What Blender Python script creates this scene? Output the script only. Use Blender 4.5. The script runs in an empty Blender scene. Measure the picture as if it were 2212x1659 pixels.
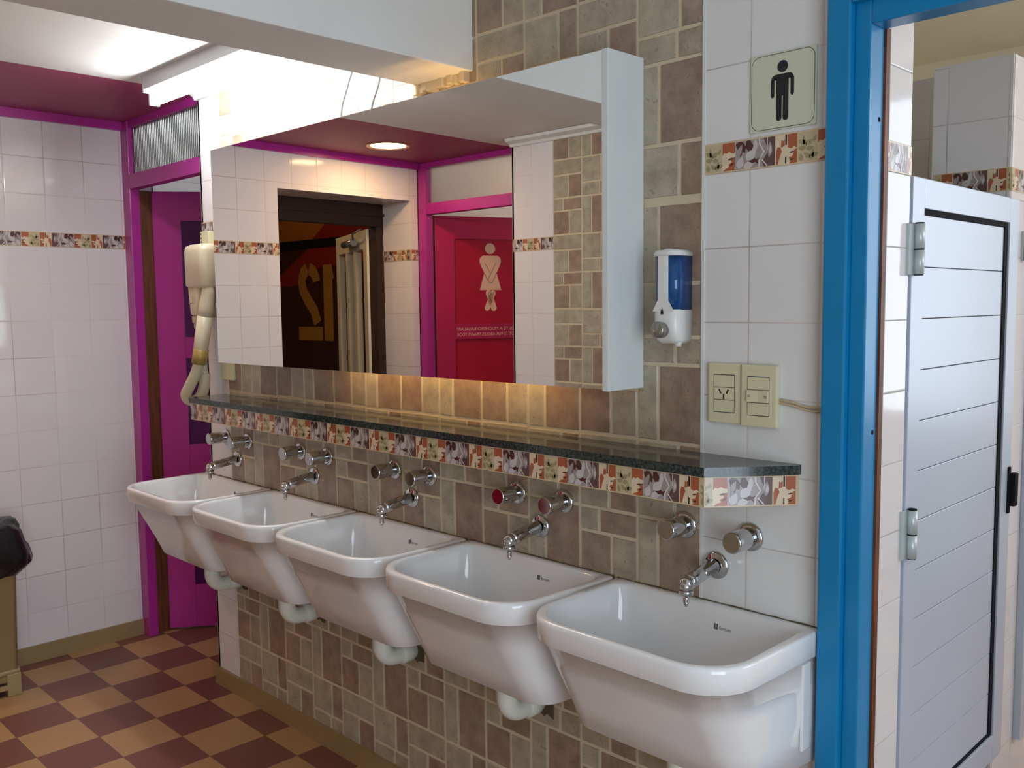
import bpy, bmesh, math, random
from mathutils import Vector, Matrix, noise
PI = math.pi
S = bpy.context.scene
COL = S.collection
random.seed(7)

# ------------------------------------------------------------------ materials
def srgb(r, g, b):
    f = lambda c: (c/255/12.92 if c/255 <= .04045 else ((c/255+.055)/1.055)**2.4)
    return (f(r), f(g), f(b))

class NT:
    """small helper for node graphs"""
    def __init__(s, name):
        s.m = bpy.data.materials.new(name); s.m.use_nodes = True
        s.t = s.m.node_tree; s.b = s.t.nodes['Principled BSDF']
    def n(s, kind, **kw):
        x = s.t.nodes.new(kind)
        for k, v in kw.items():
            setattr(x, k, v)
        return x
    def put(s, sock, v):
        if isinstance(v, bpy.types.NodeSocket): s.t.links.new(v, sock)
        elif isinstance(v, (tuple, list)):
            v = tuple(v)
            sock.default_value = v if len(v) == len(sock.default_value) else v + (1,)
        else: sock.default_value = v
    def math(s, op, a, b=0.0, c=None):
        x = s.n('ShaderNodeMath', operation=op)
        s.put(x.inputs[0], a); s.put(x.inputs[1], b)
        if c is not None: s.put(x.inputs[2], c)
        return x.outputs[0]
    def mix(s, f, a, b):
        x = s.n('ShaderNodeMix', data_type='RGBA')
        s.put(x.inputs[0], f); s.put(x.inputs[6], a); s.put(x.inputs[7], b)
        return x.outputs[2]
    def pos(s):
        g = s.n('ShaderNodeTexCoord'); x = s.n('ShaderNodeSeparateXYZ')
        s.t.links.new(g.outputs['Object'], x.inputs[0])
        return g.outputs['Object'], x.outputs
    def noise(s, vec, scale, detail=3, rough=.5):
        x = s.n('ShaderNodeTexNoise'); s.put(x.inputs['Vector'], vec)
        x.inputs['Scale'].default_value = scale; x.inputs['Detail'].default_value = detail
        x.inputs['Roughness'].default_value = rough
        return x.outputs['Fac']
    def ramp(s, f, lo, hi):
        x = s.n('ShaderNodeMapRange'); x.clamp = True
        s.put(x.inputs[0], f); x.inputs[1].default_value = lo; x.inputs[2].default_value = hi
        return x.outputs[0]
    def bump(s, h, strength, dist):
        x = s.n('ShaderNodeBump'); s.put(x.inputs['Height'], h)
        x.inputs['Strength'].default_value = strength; x.inputs['Distance'].default_value = dist
        s.t.links.new(x.outputs[0], s.b.inputs['Normal'])
    def set(s, **kw):
        for k, v in kw.items():
            s.put(s.b.inputs[k], v)
        return s.m

def mat(name, col, rough=.4, metal=0., var=.12, scale=14, bump=0., coat=0., spec=None):
    k = NT(name); v, _ = k.pos()
    f = k.noise(v, scale, 4)
    d = tuple(c*(1-var) for c in col); l = tuple(min(1, c*(1+var)) for c in col)
    k.set(**{'Base Color': k.mix(f, d, l), 'Roughness': rough, 'Metallic': metal})
    if coat: k.set(**{'Coat Weight': coat, 'Coat Roughness': .08})
    if spec is not None: k.set(**{'Specular IOR Level': spec})
    if bump: k.bump(k.noise(v, scale*6, 3), bump, .002)
    return k.m

def emis(name, col, strength):
    k = NT(name)
    k.set(**{'Base Color': (.8, .8, .8), 'Emission Color': col, 'Emission Strength': strength})
    return k.m

def tile_mat(name, axis, u0, pu=.1485, col=(.79, .745, .745), grout=(.44, .39, .36), band=True, rough=.08):
    """square glazed wall tiles laid from the listello band up and down"""
    k = NT(name); v, p = k.pos()
    u = k.math('DIVIDE', k.math('SUBTRACT', p[axis], u0), pu)
    z = p[2]
    lo = k.math('DIVIDE', k.math('SUBTRACT', z, 1.6775), .1475)
    hi = k.math('DIVIDE', k.math('SUBTRACT', z, 1.7355), .1465)
    up = k.math('GREATER_THAN', z, 1.70)
    zz = k.math('ADD', lo, k.math('MULTIPLY', up, k.math('SUBTRACT', hi, lo))) if band else lo
    def edge(t):
        f = k.math('FRACT', k.math('ADD', t, 100.0))
        return k.math('MULTIPLY', k.math('MINIMUM', f, k.math('SUBTRACT', 1.0, f)), .148)
    e = k.math('MINIMUM', edge(u), edge(zz))
    g = k.ramp(e, .0009, .0019)
    cell = k.n('ShaderNodeCombineXYZ')
    k.put(cell.inputs[0], k.math('FLOOR', u)); k.put(cell.inputs[1], k.math('FLOOR', zz))
    wn = k.n('ShaderNodeTexWhiteNoise', noise_dimensions='3D'); k.put(wn.inputs[0], cell.outputs[0])
    tone = k.mix(k.math('MULTIPLY', wn.outputs['Value'], .6), col, tuple(c*.93 for c in col))
    stain = k.noise(v, 2.2, 4)
    gc = k.mix(k.ramp(stain, .4, .65), grout, tuple(min(1, c*1.75) for c in grout))
    base = k.mix(g, gc, tone)
    k.set(**{'Base Color': base, 'Roughness': k.math('SUBTRACT', .75, k.math('MULTIPLY', g, .75-rough))})
    sp = k.n('ShaderNodeSeparateColor'); k.put(sp.inputs[0], wn.outputs['Color'])
    fr = lambda t: k.math('FRACT', k.math('ADD', t, 100.0))
    tilt = k.math('ADD', k.math('MULTIPLY', k.math('SUBTRACT', sp.outputs[0], .5), fr(u)), k.math('MULTIPLY', k.math('SUBTRACT', sp.outputs[1], .5), fr(zz)))
    h = k.math('ADD', k.math('ADD', k.math('MULTIPLY', k.ramp(e, .0, .004), .5), k.math('MULTIPLY', k.noise(v, 9, 2), .7)), k.math('MULTIPLY', tilt, .9))
    k.bump(h, .35, .002)
    return k.m

def stone_mat():
    k = NT('stone look tile'); v, _ = k.pos()
    a = k.n('ShaderNodeAttribute', attribute_name='tone')
    t = a.outputs['Fac']
    n1 = k.ramp(k.noise(v, 24, 6, .65), .3, .7); n2 = k.noise(v, 120, 3, .6); n3 = k.noise(v, 48, 4, .7)
    brown = k.mix(n1, srgb(124, 100, 84), srgb(168, 143, 122))
    light = k.mix(n1, srgb(152, 142, 120), srgb(192, 182, 158))
    c = k.mix(t, brown, light)
    pit = k.ramp(n3, .59, .66)
    c = k.mix(k.math('MULTIPLY', pit, .5), c, srgb(92, 80, 62))
    k.set(**{'Base Color': c, 'Roughness': k.math('ADD', .22, k.math('MULTIPLY', n2, .2))})
    k.bump(k.math('ADD', n1, k.math('MULTIPLY', n2, .4)), .12, .002)
    return k.m

def floor_mat():
    k = NT('checker floor tile'); v, p = k.pos()
    u = k.math('DIVIDE', k.math('ADD', p[0], 3.677), .1972)
    w = k.math('DIVIDE', k.math('ADD', p[1], .498), .1955)
    par = k.math('MODULO', k.math('ADD', k.math('ADD', k.math('FLOOR', u), k.math('FLOOR', w)), 200.0), 2.0)
    def edge(t):
        f = k.math('FRACT', k.math('ADD', t, 100.0))
        return k.math('MINIMUM', f, k.math('SUBTRACT', 1.0, f))
    g = k.ramp(k.math('MINIMUM', edge(u), edge(w)), .002, .007)
    n1 = k.noise(v, 180, 3); n2 = k.noise(v, 5, 4)
    red = k.mix(n1, srgb(106, 60, 52), srgb(138, 86, 72))
    tan = k.mix(n1, srgb(176, 134, 90), srgb(198, 158, 112))
    c = k.mix(par, red, tan)
    c = k.mix(k.math('MULTIPLY', n2, .3), c, srgb(120, 90, 66))
    c = k.mix(g, srgb(108, 82, 60), c)
    k.set(**{'Base Color': c, 'Roughness': .42})
    k.bump(n1, .06, .001)
    return k.m

def granite_mat():
    k = NT('dark green granite'); v, _ = k.pos()
    n1 = k.noise(v, 160, 4, .7); n2 = k.noise(v, 420, 2)
    c = k.mix(k.ramp(n1, .42, .68), (.012, .017, .015), (.075, .1, .095))
    c = k.mix(k.ramp(n2, .66, .74), c, (.2, .24, .23))
    k.set(**{'Base Color': c, 'Roughness': .09})
    return k.m

def wood_mat(name, a, b, rough=.5):
    k = NT(name); v, p = k.pos()
    mp = k.n('ShaderNodeMapping'); k.put(mp.inputs[0], v); mp.inputs['Scale'].default_value = (30, 30, 2)
    n1 = k.noise(mp.outputs[0], 3, 5, .6)
    k.set(**{'Base Color': k.mix(k.ramp(n1, .3, .7), a, b), 'Roughness': rough})
    k.bump(n1, .2, .002)
    return k.m

def glass_mat(name, col, rough, alpha_mix=.0, fluted=None):
    k = NT(name); v, p = k.pos()
    k.set(**{'Base Color': col, 'Roughness': rough, 'Transmission Weight': 1.0, 'IOR': 1.45})
    if fluted is not None:
        s = k.math('SINE', k.math('MULTIPLY', p[fluted], 420.0))
        k.bump(k.math('ADD', s, k.noise(v, 40, 2)), .6, .004)
    else:
        k.bump(k.noise(v, 30, 2), .02, .001)
    return k.m

M = {}
M['tile_left'] = tile_mat('white glazed tile', 1, -.138, .1505)
M['tile_sink'] = tile_mat('white glazed tile sink wall', 0, -.952, .1475, col=(.76, .745, .725))
M['tile_end'] = tile_mat('white glazed tile end strip', 0, -3.06, .1475)
M['tile_stall'] = tile_mat('white glazed tile washroom', 1, .226, .1485, grout=(.42, .40, .38))
M['tile_stallx'] = tile_mat('white glazed tile washroom ends', 0, -.79, .1485, grout=(.42, .40, .38))
M['tile_opp'] = tile_mat('white glazed tile opposite', 0, -2.965, .1485)
M['stone'] = stone_mat()
M['grout'] = mat('sand grout', srgb(206, 190, 160), .8, var=.12, scale=40, bump=.2)
M['mortar'] = mat('dark mortar', srgb(90, 78, 58), .9, var=.4, scale=60, bump=.5)
M['floor'] = floor_mat()
M['skirt'] = mat('olive skirting tile', srgb(152, 128, 88), .35, var=.1, scale=20)
M['paint'] = mat('white wall paint', (.72, .72, .69), .6, var=.04, scale=6, bump=.08)
M['plaster'] = mat('grey white plaster', (.80, .785, .755), .7, var=.05, scale=5, bump=.1)
M['cream'] = mat('cream wall paint', srgb(240, 232, 208), .7, var=.08, scale=3, bump=.05)
M['pink'] = mat('magenta gloss paint', (.40, .022, .26), .28, var=.12, scale=9, bump=.06)
M['pinkdoor'] = mat('magenta door paint', (.43, .028, .26), .28, var=.12, scale=7, bump=.06)
M['warmlit_pink'] = mat('crimson door paint', (.42, .012, .085), .3, var=.14, scale=6, bump=.06)  # magenta leaf reddened: the warm lamplight on it is put into the colour
M['soffit'] = mat('dark pink soffit paint', (.30, .030, .105), .5, var=.10, scale=4, bump=.05)
M['redpane'] = mat('red painted pane', (.40, .002, .03), .35, var=.18, scale=3)
M['redpane2'] = mat('red painted rail', (.42, .02, .06), .4, var=.1, scale=8)
M['purple'] = mat('purple painted pane', (.085, .004, .10), .12, var=.45, scale=6)
M['flesh'] = mat('pale pink sticker', srgb(226, 190, 168), .5, var=.03)
M['linered'] = mat('dark red sticker line', srgb(96, 22, 26), .5)
M['rawwood'] = wood_mat('bare brown wood', srgb(70, 34, 14), srgb(126, 66, 30))
M['darkwood'] = wood_mat('dark stained wood', srgb(30, 15, 8), srgb(54, 28, 14), .75)
M['blue'] = mat('blue gloss paint', (.002, .215, .47), .28, var=.14, scale=7, bump=.08)
M['porcelain'] = mat('white porcelain', (.87, .865, .865), .07, var=.02, scale=4, coat=.4)
M['chrome'] = mat('chrome', (.60, .60, .61), .08, 1., var=.03)
M['chromecap'] = mat('bronze toned cap', srgb(128, 92, 62), .3, .8, var=.08)
M['pvc'] = mat('white drain plastic', srgb(226, 226, 214), .3, var=.06, scale=20)
M['rust'] = mat('rusty sealant', srgb(92, 80, 58), .8, var=.7, scale=25)
M['granite'] = granite_mat()
M['ink'] = mat('black ink', (.012, .012, .014), .45)
M['mark'] = mat('grey blue ink', (.06, .07, .10), .4)
M['mirror'] = (lambda k: k.set(**{'Base Color': (.90, .91, .89), 'Metallic': 1., 'Roughness': .0}))(NT('mirror silver'))
M['whitebox'] = mat('white gloss panel', (.74, .77, .76), .3, var=.05, scale=10, bump=.05)
M['ivory'] = mat('ivory plastic', srgb(214, 208, 172), .35, var=.03)
M['ivory2'] = mat('cream hair dryer plastic', srgb(226, 212, 182), .3, var=.04)
M['hose'] = mat('cream hose', srgb(206, 196, 164), .4, var=.06)
M['tape'] = mat('yellowed tape', srgb(170, 140, 70), .3, var=.3, scale=50)
M['signplate'] = mat('pale green sign plate', srgb(206, 208, 184), .3, var=.02)
M['whiteplastic'] = mat('white plastic', (.80, .80, .77), .25, var=.02)
M['bluetank'] = glass_mat('blue clear tank', (.30, .58, .88), .05)
M['bluesoap'] = mat('blue soap', (.05, .21, .46), .2, var=.1)
M['grey'] = mat('grey plastic', srgb(150, 145, 138), .25, .6)
M['alu'] = mat('grey white lacquered aluminium', (.54, .60, .71), .30, .15, var=.02, scale=3)
M['alugrey'] = mat('satin aluminium hinge', srgb(196, 204, 202), .35, .25)
M['black'] = mat('black rubber', (.010, .010, .013), .8, spec=.12)
M['bin'] = mat('beige bin plastic', srgb(164, 142, 100), .45, var=.08, scale=8)
M['bag'] = mat('black bin bag', (.012, .012, .013), .22, var=.3, bump=.3)
M['fixture'] = mat('white lamp housing', (.74, .77, .80), .3, var=.02)
M['cable'] = mat('grey electric cable', srgb(110, 108, 108), .5)
M['cable2'] = mat('beige electric cable', srgb(196, 176, 138), .5)
M['orange'] = mat('orange mural paint', srgb(186, 110, 36), .5, var=.12, scale=3)
M['muralred'] = mat('red mural paint', srgb(150, 38, 18), .5, var=.12, scale=3)
M['muralbrown'] = mat('brown mural paint', srgb(70, 32, 14), .6, var=.2, scale=3)
M['yellow'] = mat('ochre number paint', srgb(184, 130, 46), .5, var=.1)
M['creamdoor'] = mat('old cream door paint', srgb(220, 208, 178), .45, var=.1, scale=12)
M['flute'] = glass_mat('fluted pale glass', (.80, .85, .80), .35, fluted=0)
M['frost'] = glass_mat('frosted glass', (.86, .88, .84), .45, fluted=None)
M['lampring'] = mat('brass lamp ring', srgb(190, 140, 100), .25, .8)
M['tube'] = emis('fluorescent tube glow', (.95, .97, 1.0), 78)
M['warm'] = emis('warm lamp glow', (1.0, .62, .31), 105)
M['backlamp'] = emis('warm mirror lamp glow', (1.0, .60, .22), 13)
# listello colours
LIST = dict(beige=(196, 180, 144), olive=(160, 148, 108), orange=(170, 92, 60), cream=(222, 200, 170), grey=(160, 148, 144),
            brown=(82, 48, 42), white=(200, 193, 190), plum=(100, 74, 72), black=(28, 22, 22), line=(222, 212, 206), edge=(214, 190, 150))
LN = list(LIST)
for q in LN: M['L_'+q] = mat('listello '+q, srgb(*LIST[q]), .15, var=.14, scale=60)

# ------------------------------------------------------------------ mesh helpers
class MB:
    def __init__(s): s.bm = bmesh.new(); s.lay = s.bm.faces.layers.float.new('tone')
    def quad(s, pts, mi=0, tone=None, smooth=False):
        f = s.bm.faces.new([s.bm.verts.new(p) for p in pts]); f.material_index = mi; f.smooth = smooth
        if tone is not None: f[s.lay] = tone
        return f
    def box(s, x0, x1, y0, y1, z0, z1, mi=0, bev=0.):
        r = bmesh.ops.create_cube(s.bm, size=1)
        vs = r['verts']
        for v in vs:
            v.co = Vector(((x0+x1)/2+v.co.x*(x1-x0), (y0+y1)/2+v.co.y*(y1-y0), (z0+z1)/2+v.co.z*(z1-z0)))
        fs = set(f for v in vs for f in v.link_faces)
        for f in fs: f.material_index = mi
        if bev:
            es = list(set(e for v in vs for e in v.link_edges))
            o = bmesh.ops.bevel(s.bm, geom=es, offset=bev, segments=2, affect='EDGES', profile=.6)
            for f in o['faces']: f.material_index = mi
        return s
    def loft(s, rings, cap0=True, cap1=True, mi=0, smooth=True):
        vr = [[s.bm.verts.new(p) for p in r] for r in rings]
        n = len(rings[0])
        for a, b in zip(vr, vr[1:]):
            for i in range(n):
                f = s.bm.faces.new((a[i], a[(i+1) % n], b[(i+1) % n], b[i])); f.smooth = smooth; f.material_index = mi
        if cap0: f = s.bm.faces.new(vr[0][::-1]); f.material_index = mi
        if cap1: f = s.bm.faces.new(vr[-1]); f.material_index = mi
        return s
    def lathe(s, prof, o, ax, n=24, mi=0, cap=True):
        """prof = [(radius, distance along ax)]"""
        ax = Vector(ax).normalized(); u = ax.orthogonal().normalized(); w = ax.cross(u); o = Vector(o)
        rings = [[o+ax*d+(u*math.cos(2*PI*i/n)+w*math.sin(2*PI*i/n))*r for i in range(n)] for r, d in prof]
        return s.loft(rings, cap, cap, mi)
    def tube(s, pts, r, n=12, mi=0, cap=True):
        pts = [Vector(p) for p in pts]; rs = r if isinstance(r, (list, tuple)) else [r]*len(pts)
        rings = []; u = None
        for i, p in enumerate(pts):
            d = (pts[min(i+1, len(pts)-1)]-pts[max(i-1, 0)]).normalized()
            u = d.orthogonal().normalized() if u is None else (u-d*u.dot(d)).normalized()
            w = d.cross(u)
            rings.append([p+(u*math.cos(2*PI*k/n)+w*math.sin(2*PI*k/n))*rs[i] for k in range(n)])
        return s.loft(rings, cap, cap, mi)
    def prism(s, poly, o, u, v, nrm, th, mi=0):
        o, u, v, nrm = Vector(o), Vector(u), Vector(v), Vector(nrm)
        a = [o+u*p[0]+v*p[1] for p in poly]; b = [p+nrm*th for p in a]
        return s.loft([a, b], True, True, mi, False)
    def build(s, name, mats, parent=None, matrix=None, kind=None, recalc=True):
        if recalc: bmesh.ops.recalc_face_normals(s.bm, faces=s.bm.faces[:])
        me = bpy.data.meshes.new(name)
        s.bm.to_mesh(me); s.bm.free()
        for m in (mats if isinstance(mats, (list, tuple)) else [mats]): me.materials.append(M[m] if isinstance(m, str) else m)
        o = bpy.data.objects.new(name, me); COL.objects.link(o)
        if parent: o.parent = parent
        if matrix is not None: o.matrix_local = matrix
        if kind: o['kind'] = kind
        return o

def pieces(mb, name, mats, parent=None, recalc=True):
    """one object for each loose piece of mb"""
    bm = mb.bm; left = set(bm.verts); out = []
    while left:
        v0 = left.pop(); isl = {v0}; st = [v0]
        while st:
            for e in st.pop().link_edges:
                for v in e.verts:
                    if v not in isl: isl.add(v); st.append(v)
        left -= isl
        q = MB(); mp = {v: q.bm.verts.new(v.co) for v in isl}
        for f in set(f for v in isl for f in v.link_faces):
            g = q.bm.faces.new([mp[v] for v in f.verts]); g.smooth = f.smooth; g.material_index = f.material_index
        out.append(q.build(name, mats, parent, recalc=recalc))
    bm.free()
    return out
def tag(o, label, cat, group=None):
    o['label'] = label; o['category'] = cat
    if group: o['group'] = group
    return o
def struct(o, label=None, cat=None):
    o['kind'] = 'structure'
    if label: o['label'] = label
    if cat: o['category'] = cat
    return o
def empty(name, loc, rz=0.):
    o = bpy.data.objects.new(name, None); COL.objects.link(o); o.location = loc; o.rotation_euler = (0, 0, rz)
    o.empty_display_size = .05
    return o
def arc(cx, cy, r, a0, a1, n):
    return [(cx+r*math.cos(a0+(a1-a0)*i/n), cy+r*math.sin(a0+(a1-a0)*i/n)) for i in range(n+1)]
def smooth_path(pts, k=6):
    pts = [Vector(p) for p in pts]; out = []
    for i in range(len(pts)-1):
        p0, p1, p2, p3 = pts[max(i-1, 0)], pts[i], pts[i+1], pts[min(i+2, len(pts)-1)]
        for j in range(k):
            t = j/k
            out.append(.5*((2*p1)+(p2-p0)*t+(2*p0-5*p1+4*p2-p3)*t*t+(3*p1-p0-3*p2+p3)*t**3))
    return out+[pts[-1]]
def clip(poly, lo, hi):
    for side, lim in ((1, lo), (-1, hi)):
        out = []
        for i in range(len(poly)):
            a, b = poly[i-1], poly[i]
            da, db = side*(a[0]-lim), side*(b[0]-lim)
            if (da < 0) != (db < 0):
                t = da/(da-db); out.append((lim, a[1]+(b[1]-a[1])*t))
            if db >= 0: out.append(b)
        poly = out
        if len(poly) < 3: return []
    return poly
def text_mesh(body, size):
    c = bpy.data.curves.new('lettering', 'FONT'); c.body = body; c.size = size; c.extrude = 0; c.align_x = 'LEFT'; c.resolution_u = 3
    o = bpy.data.objects.new('lettering', c); COL.objects.link(o)
    dg = bpy.context.evaluated_depsgraph_get(); dg.update()
    me = bpy.data.meshes.new_from_object(o.evaluated_get(dg))
    bpy.data.objects.remove(o); bpy.data.curves.remove(c)
    return me

# ------------------------------------------------------------------ listello band
def ell(cx, cy, rx, ry, n=12, rot=0.):
    c, s_ = math.cos(rot), math.sin(rot)
    return [(cx+(rx*math.cos(2*PI*i/n)*c-ry*math.sin(2*PI*i/n)*s_*.25), cy+(rx*math.cos(2*PI*i/n)*s_*4+ry*math.sin(2*PI*i/n)*c)) for i in range(n)]
def rc(a, b, c, d): return [(a, c), (b, c), (b, d), (a, d)]
def leaf(x, y, L_, w_, a, n=7):
    """pointed leaf; x in unit widths, y in heights (unit is 3.5x wider than tall)"""
    out = []
    for sgn in (1, -1):
        for i in (range(n+1) if sgn > 0 else range(n-1, 0, -1)):
            t = i/n; d = L_*t; e = sgn*w_*math.sin(PI*t**.8)
            out.append((x+(d*math.cos(a)-e*math.sin(a))/3.5, y+d*math.sin(a)+e*math.cos(a)))
    return out
MOTIF = [  # (layer, colour, polygon) in unit width 1, height 1
 (0, 'beige', rc(0, .2, 0, 1)), (0, 'cream', rc(.2, .345, 0, 1)), (0, 'grey', rc(.345, .70, 0, 1)), (0, 'plum', rc(.70, .775, 0, 1)), (0, 'cream', rc(.775, 1, 0, 1)),
]
for q in ((.085, .42, .50, .06, 1.75), (.085, .55, .30, .09, .6), (.082, .60, .28, .09, 2.6), (.082, .42, .26, .08, 2.9), (.09, .40, .26, .08, .2), (.135, .02, .40, .08, 1.35), (.14, .16, .26, .09, .3), (.13, .10, .30, .08, 2.4), (.045, .02, .28, .08, 1.7), (.16, .62, .24, .06, 1.2)):
    MOTIF.append((1, 'olive', leaf(*q)))
MOTIF += [
 (1, 'orange', [(.205, .56), (.225, .66), (.25, .62), (.28, .68), (.31, .62), (.345, .60), (.345, 1), (.205, 1)]), (1, 'orange', [(.345, 0), (.345, .52), (.325, .42), (.30, .40), (.31, .30), (.27, .22), (.285, .14), (.24, .08), (.21, 0)]),
 (2, 'brown', leaf(.265, .40, .28, .035, .15)), (2, 'brown', leaf(.29, .18, .2, .03, .5)), (2, 'line', rc(.343, .350, 0, 1)),
 (1, 'brown', [(.352, .90), (.385, .99), (.43, .97), (.465, .78), (.455, .55), (.43, .62), (.41, .44), (.385, .56), (.36, .50), (.368, .74)]),
 (2, 'grey', leaf(.365, .42, .5, .10, 1.15)), (1, 'brown', [(.47, .98), (.51, .99), (.545, .80), (.53, .60), (.51, .48), (.485, .64), (.462, .74)]),
 (2, 'white', leaf(.47, .30, .50, .17, .75)), (2, 'white', leaf(.38, .02, .46, .14, 1.2)), (2, 'white', leaf(.44, .02, .46, .13, .45)), (1, 'white', leaf(.55, .52, .5, .10, 1.4)),
 (3, 'brown', [(.49, .27), (.53, .29), (.56, .35), (.575, .29), (.62, .33), (.59, .22), (.605, .10), (.565, .20), (.535, .16)]),
 (1, 'plum', [(.66, .0), (.70, 0), (.70, .48), (.668, .34), (.64, .16)]), (1, 'plum', [(.655, 1), (.70, 1), (.70, .66), (.675, .8)]),
 (1, 'grey', leaf(.712, .30, .56, .10, 1.5)), (2, 'white', leaf(.722, .42, .3, .05, 1.5)),
 (3, 'line', [(.603, 1), (.617, 1), (.620, .82), (.668, .52), (.620, .28), (.614, 0), (.600, 0), (.606, .28), (.653, .52), (.606, .82)]),
 (3, 'line', [(.634, .24), (.640, .27), (.70, .02), (.69, 0)]), (2, 'line', rc(.694, .699, .55, 1)),
 (1, 'orange', [(.79, 0), (.805, 0), (.825, .26), (.845, .44), (.83, .58), (.80, .60), (.785, .4)]), (1, 'orange', [(.835, .56), (.875, .62), (.875, .86), (.855, .78), (.84, .84)]),
 (1, 'orange', [(.905, 1), (.905, .56), (.94, .50), (.97, .56), (1, .50), (1, 1)]), (2, 'black', rc(.880, .897, .64, 1)), (2, 'black', rc(.880, .893, 0, .24)), (1, 'orange', [(.975, .46), (1, .48), (1, 0), (.92, 0), (.945, .10), (.915, .18), (.955, .24)]),
 (2, 'cream', leaf(.84, .10, .40, .15, .9)), (3, 'brown', leaf(.925, .10, .18, .03, .3)), (3, 'brown', leaf(.925, .36, .18, .03, .2)),
]
def listello(name, o, u, nrm, length, phase, h, parent=None, unit=.2, kind=None, edge=True):
    """decor strip from o along u (unit vec), height h up, facing nrm; phase = unit offset at u=0"""
    mb = MB(); o, u, nrm = Vector(o), Vector(u), Vector(nrm); v = Vector((0, 0, 1))
    mb.prism(rc(0, length, 0, h), o, u, v, nrm, .002, LN.index('edge'))
    e = .0022 if edge else 0
    k = math.floor(-1-phase)
    while (k-phase)*unit < length:
        for lay, colr, poly in MOTIF:
            pp = clip([((k+p[0]-phase)*unit, e+max(0, min(1, p[1]))*(h-2*e)) for p in poly], 0.001, length-.001)
            if len(pp) > 2:
                pts = [o+u*a+v*b+nrm*(.0021+.00012*lay) for a, b in pp]
                try: mb.quad(pts, LN.index(colr))
                except ValueError: pass
        k += 1
    for f in mb.bm.faces:
        f.normal_update()
    ob = mb.build(name, ['L_'+q for q in LN], parent, recalc=False, kind=kind)
    return ob

# ------------------------------------------------------------------ room shell
W = .1665
CX = -1.056                       # right end of the stone field
mb = MB(); mb.box(-6.9, 1.6, -4.2, 4.2, -.1, 0)
struct(mb.build('floor', 'floor'), 'checkered floor of tan and dull red square tiles', 'floor')

# left wall with the entrance opening
XL, YE0, YE1 = -3.955, -1.11, -1.95
mb = MB()
mb.box(XL-.25, XL, YE0, .022, 0, 2.26)
mb.box(XL-.25, XL, -2.0, YE1, 0, 2.26)
mb.box(XL-.25, XL, YE1, YE0, 2.0, 2.26)
wl = struct(mb.build('wall_left', 'tile_left'), 'white tiled end wall with a patterned band and entrance opening', 'wall')
listello('decor_band', (XL, .022, 1.6775), (0, -1, 0), (1, 0, 0), .022-YE0, .30, .058, wl)
listello('decor_band', (XL, YE1, 1.6775), (0, -1, 0), (1, 0, 0), .05, .2, .058, wl)
listello('decor_band', (XL, YE1, 1.6775), (-1, 0, 0), (0, 1, 0), .24, .6, .058, wl)
mb = MB(); mb.box(XL, XL+.012, YE0, .022, 0, .068); mb.box(XL, XL+.012, -2.0, YE1, 0, .068)
struct(mb.build('baseboard_left', 'skirt'), 'olive brown tile skirting below the white end wall', 'skirting')
mb = MB(); mb.box(XL, XL+.018, -2.0, .022, 2.171, 2.212)
struct(mb.build('trim_1', 'pink'), 'thin magenta trim along the top of the white end wall', 'trim')

# ------- stone field builder (tone 0 = brown, 1 = light)
P_COL = [(.166, [(0, .056, 1.), (.056, W, 0.)]), (.111, [(0, .108, .9), (.108, W, .12)]), (.059, [(0, .100, .85), (.100, W, .45)])]
Q_COL = [(.057, [(0, .058, .9), (.058, W, .1)]), (.107, [(0, .094, .05), (.094, W, .75)]), (.070, [(0, W, .85)]), (.102, [(0, .088, .8), (.088, W, .1)])]
def stone_rects(x_left, x_right, z0, z1, top, anchor, flip=False):
    """yield clipped (x0,x1,z0,z1,tone); columns counted leftward from anchor"""
    k = math.floor((anchor-x_right)/W)-1
    while anchor-(k+1)*W > x_left-W:
        xl = anchor-(k+1)*W
        col = P_COL if k % 2 == 0 else Q_COL
        z = top+math.ceil((z1-top)/.336+1)*.336
        while z > z0:
            for h, cells in col:
                for a, b, t in cells:
                    X0, X1, Z1, Z0 = xl+a+.0039, xl+b-.0039, z-.0039, z-h+.0039
                    X0, X1, Z0, Z1 = max(X0, x_left+.002), min(X1, x_right-.002), max(Z0, z0+.002), min(Z1, z1-.002)
                    if X1-X0 > .006 and Z1-Z0 > .006: yield X0, X1, Z0, Z1, t
                z -= h
        k += 1
def stone_field(name, x_left, x_right, zones, yface, ny, anchor, parent, mirror=False):
    mb = MB()
    g = .0035
    for z0, z1, top in zones:
        for X0, X1, Z0, Z1, t in stone_rects(x_left, x_right, z0, z1, top, anchor):
            tt = max(0, min(1, t+random.uniform(-.16, .16)))
            j = lambda: random.uniform(-.0009, .0009)
            q = [(X0+j(), Z0+j()), (X1+j(), Z0+j()), (X1+j(), Z1+j()), (X0+j(), Z1+j())]
            d = .0012
            ins = [(X0+d, Z0+d), (X1-d, Z0+d), (X1-d, Z1-d), (X0+d, Z1-d)]
            a = [(p[0], yface, p[1]) for p in q]; b = [(p[0], yface+ny*.0018, p[1]) for p in ins]
            order = range(4) if ny < 0 else range(3, -1, -1)
            mb.quad([b[i] for i in order], 0, tt)
            for i in range(4):
                i2 = (i+1) % 4
                qd = [a[i], a[i2], b[i2], b[i]]
                mb.quad(qd if ny < 0 else qd[::-1], 0, tt*.8)
    return mb.build(name, 'stone', parent, recalc=False)

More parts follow.
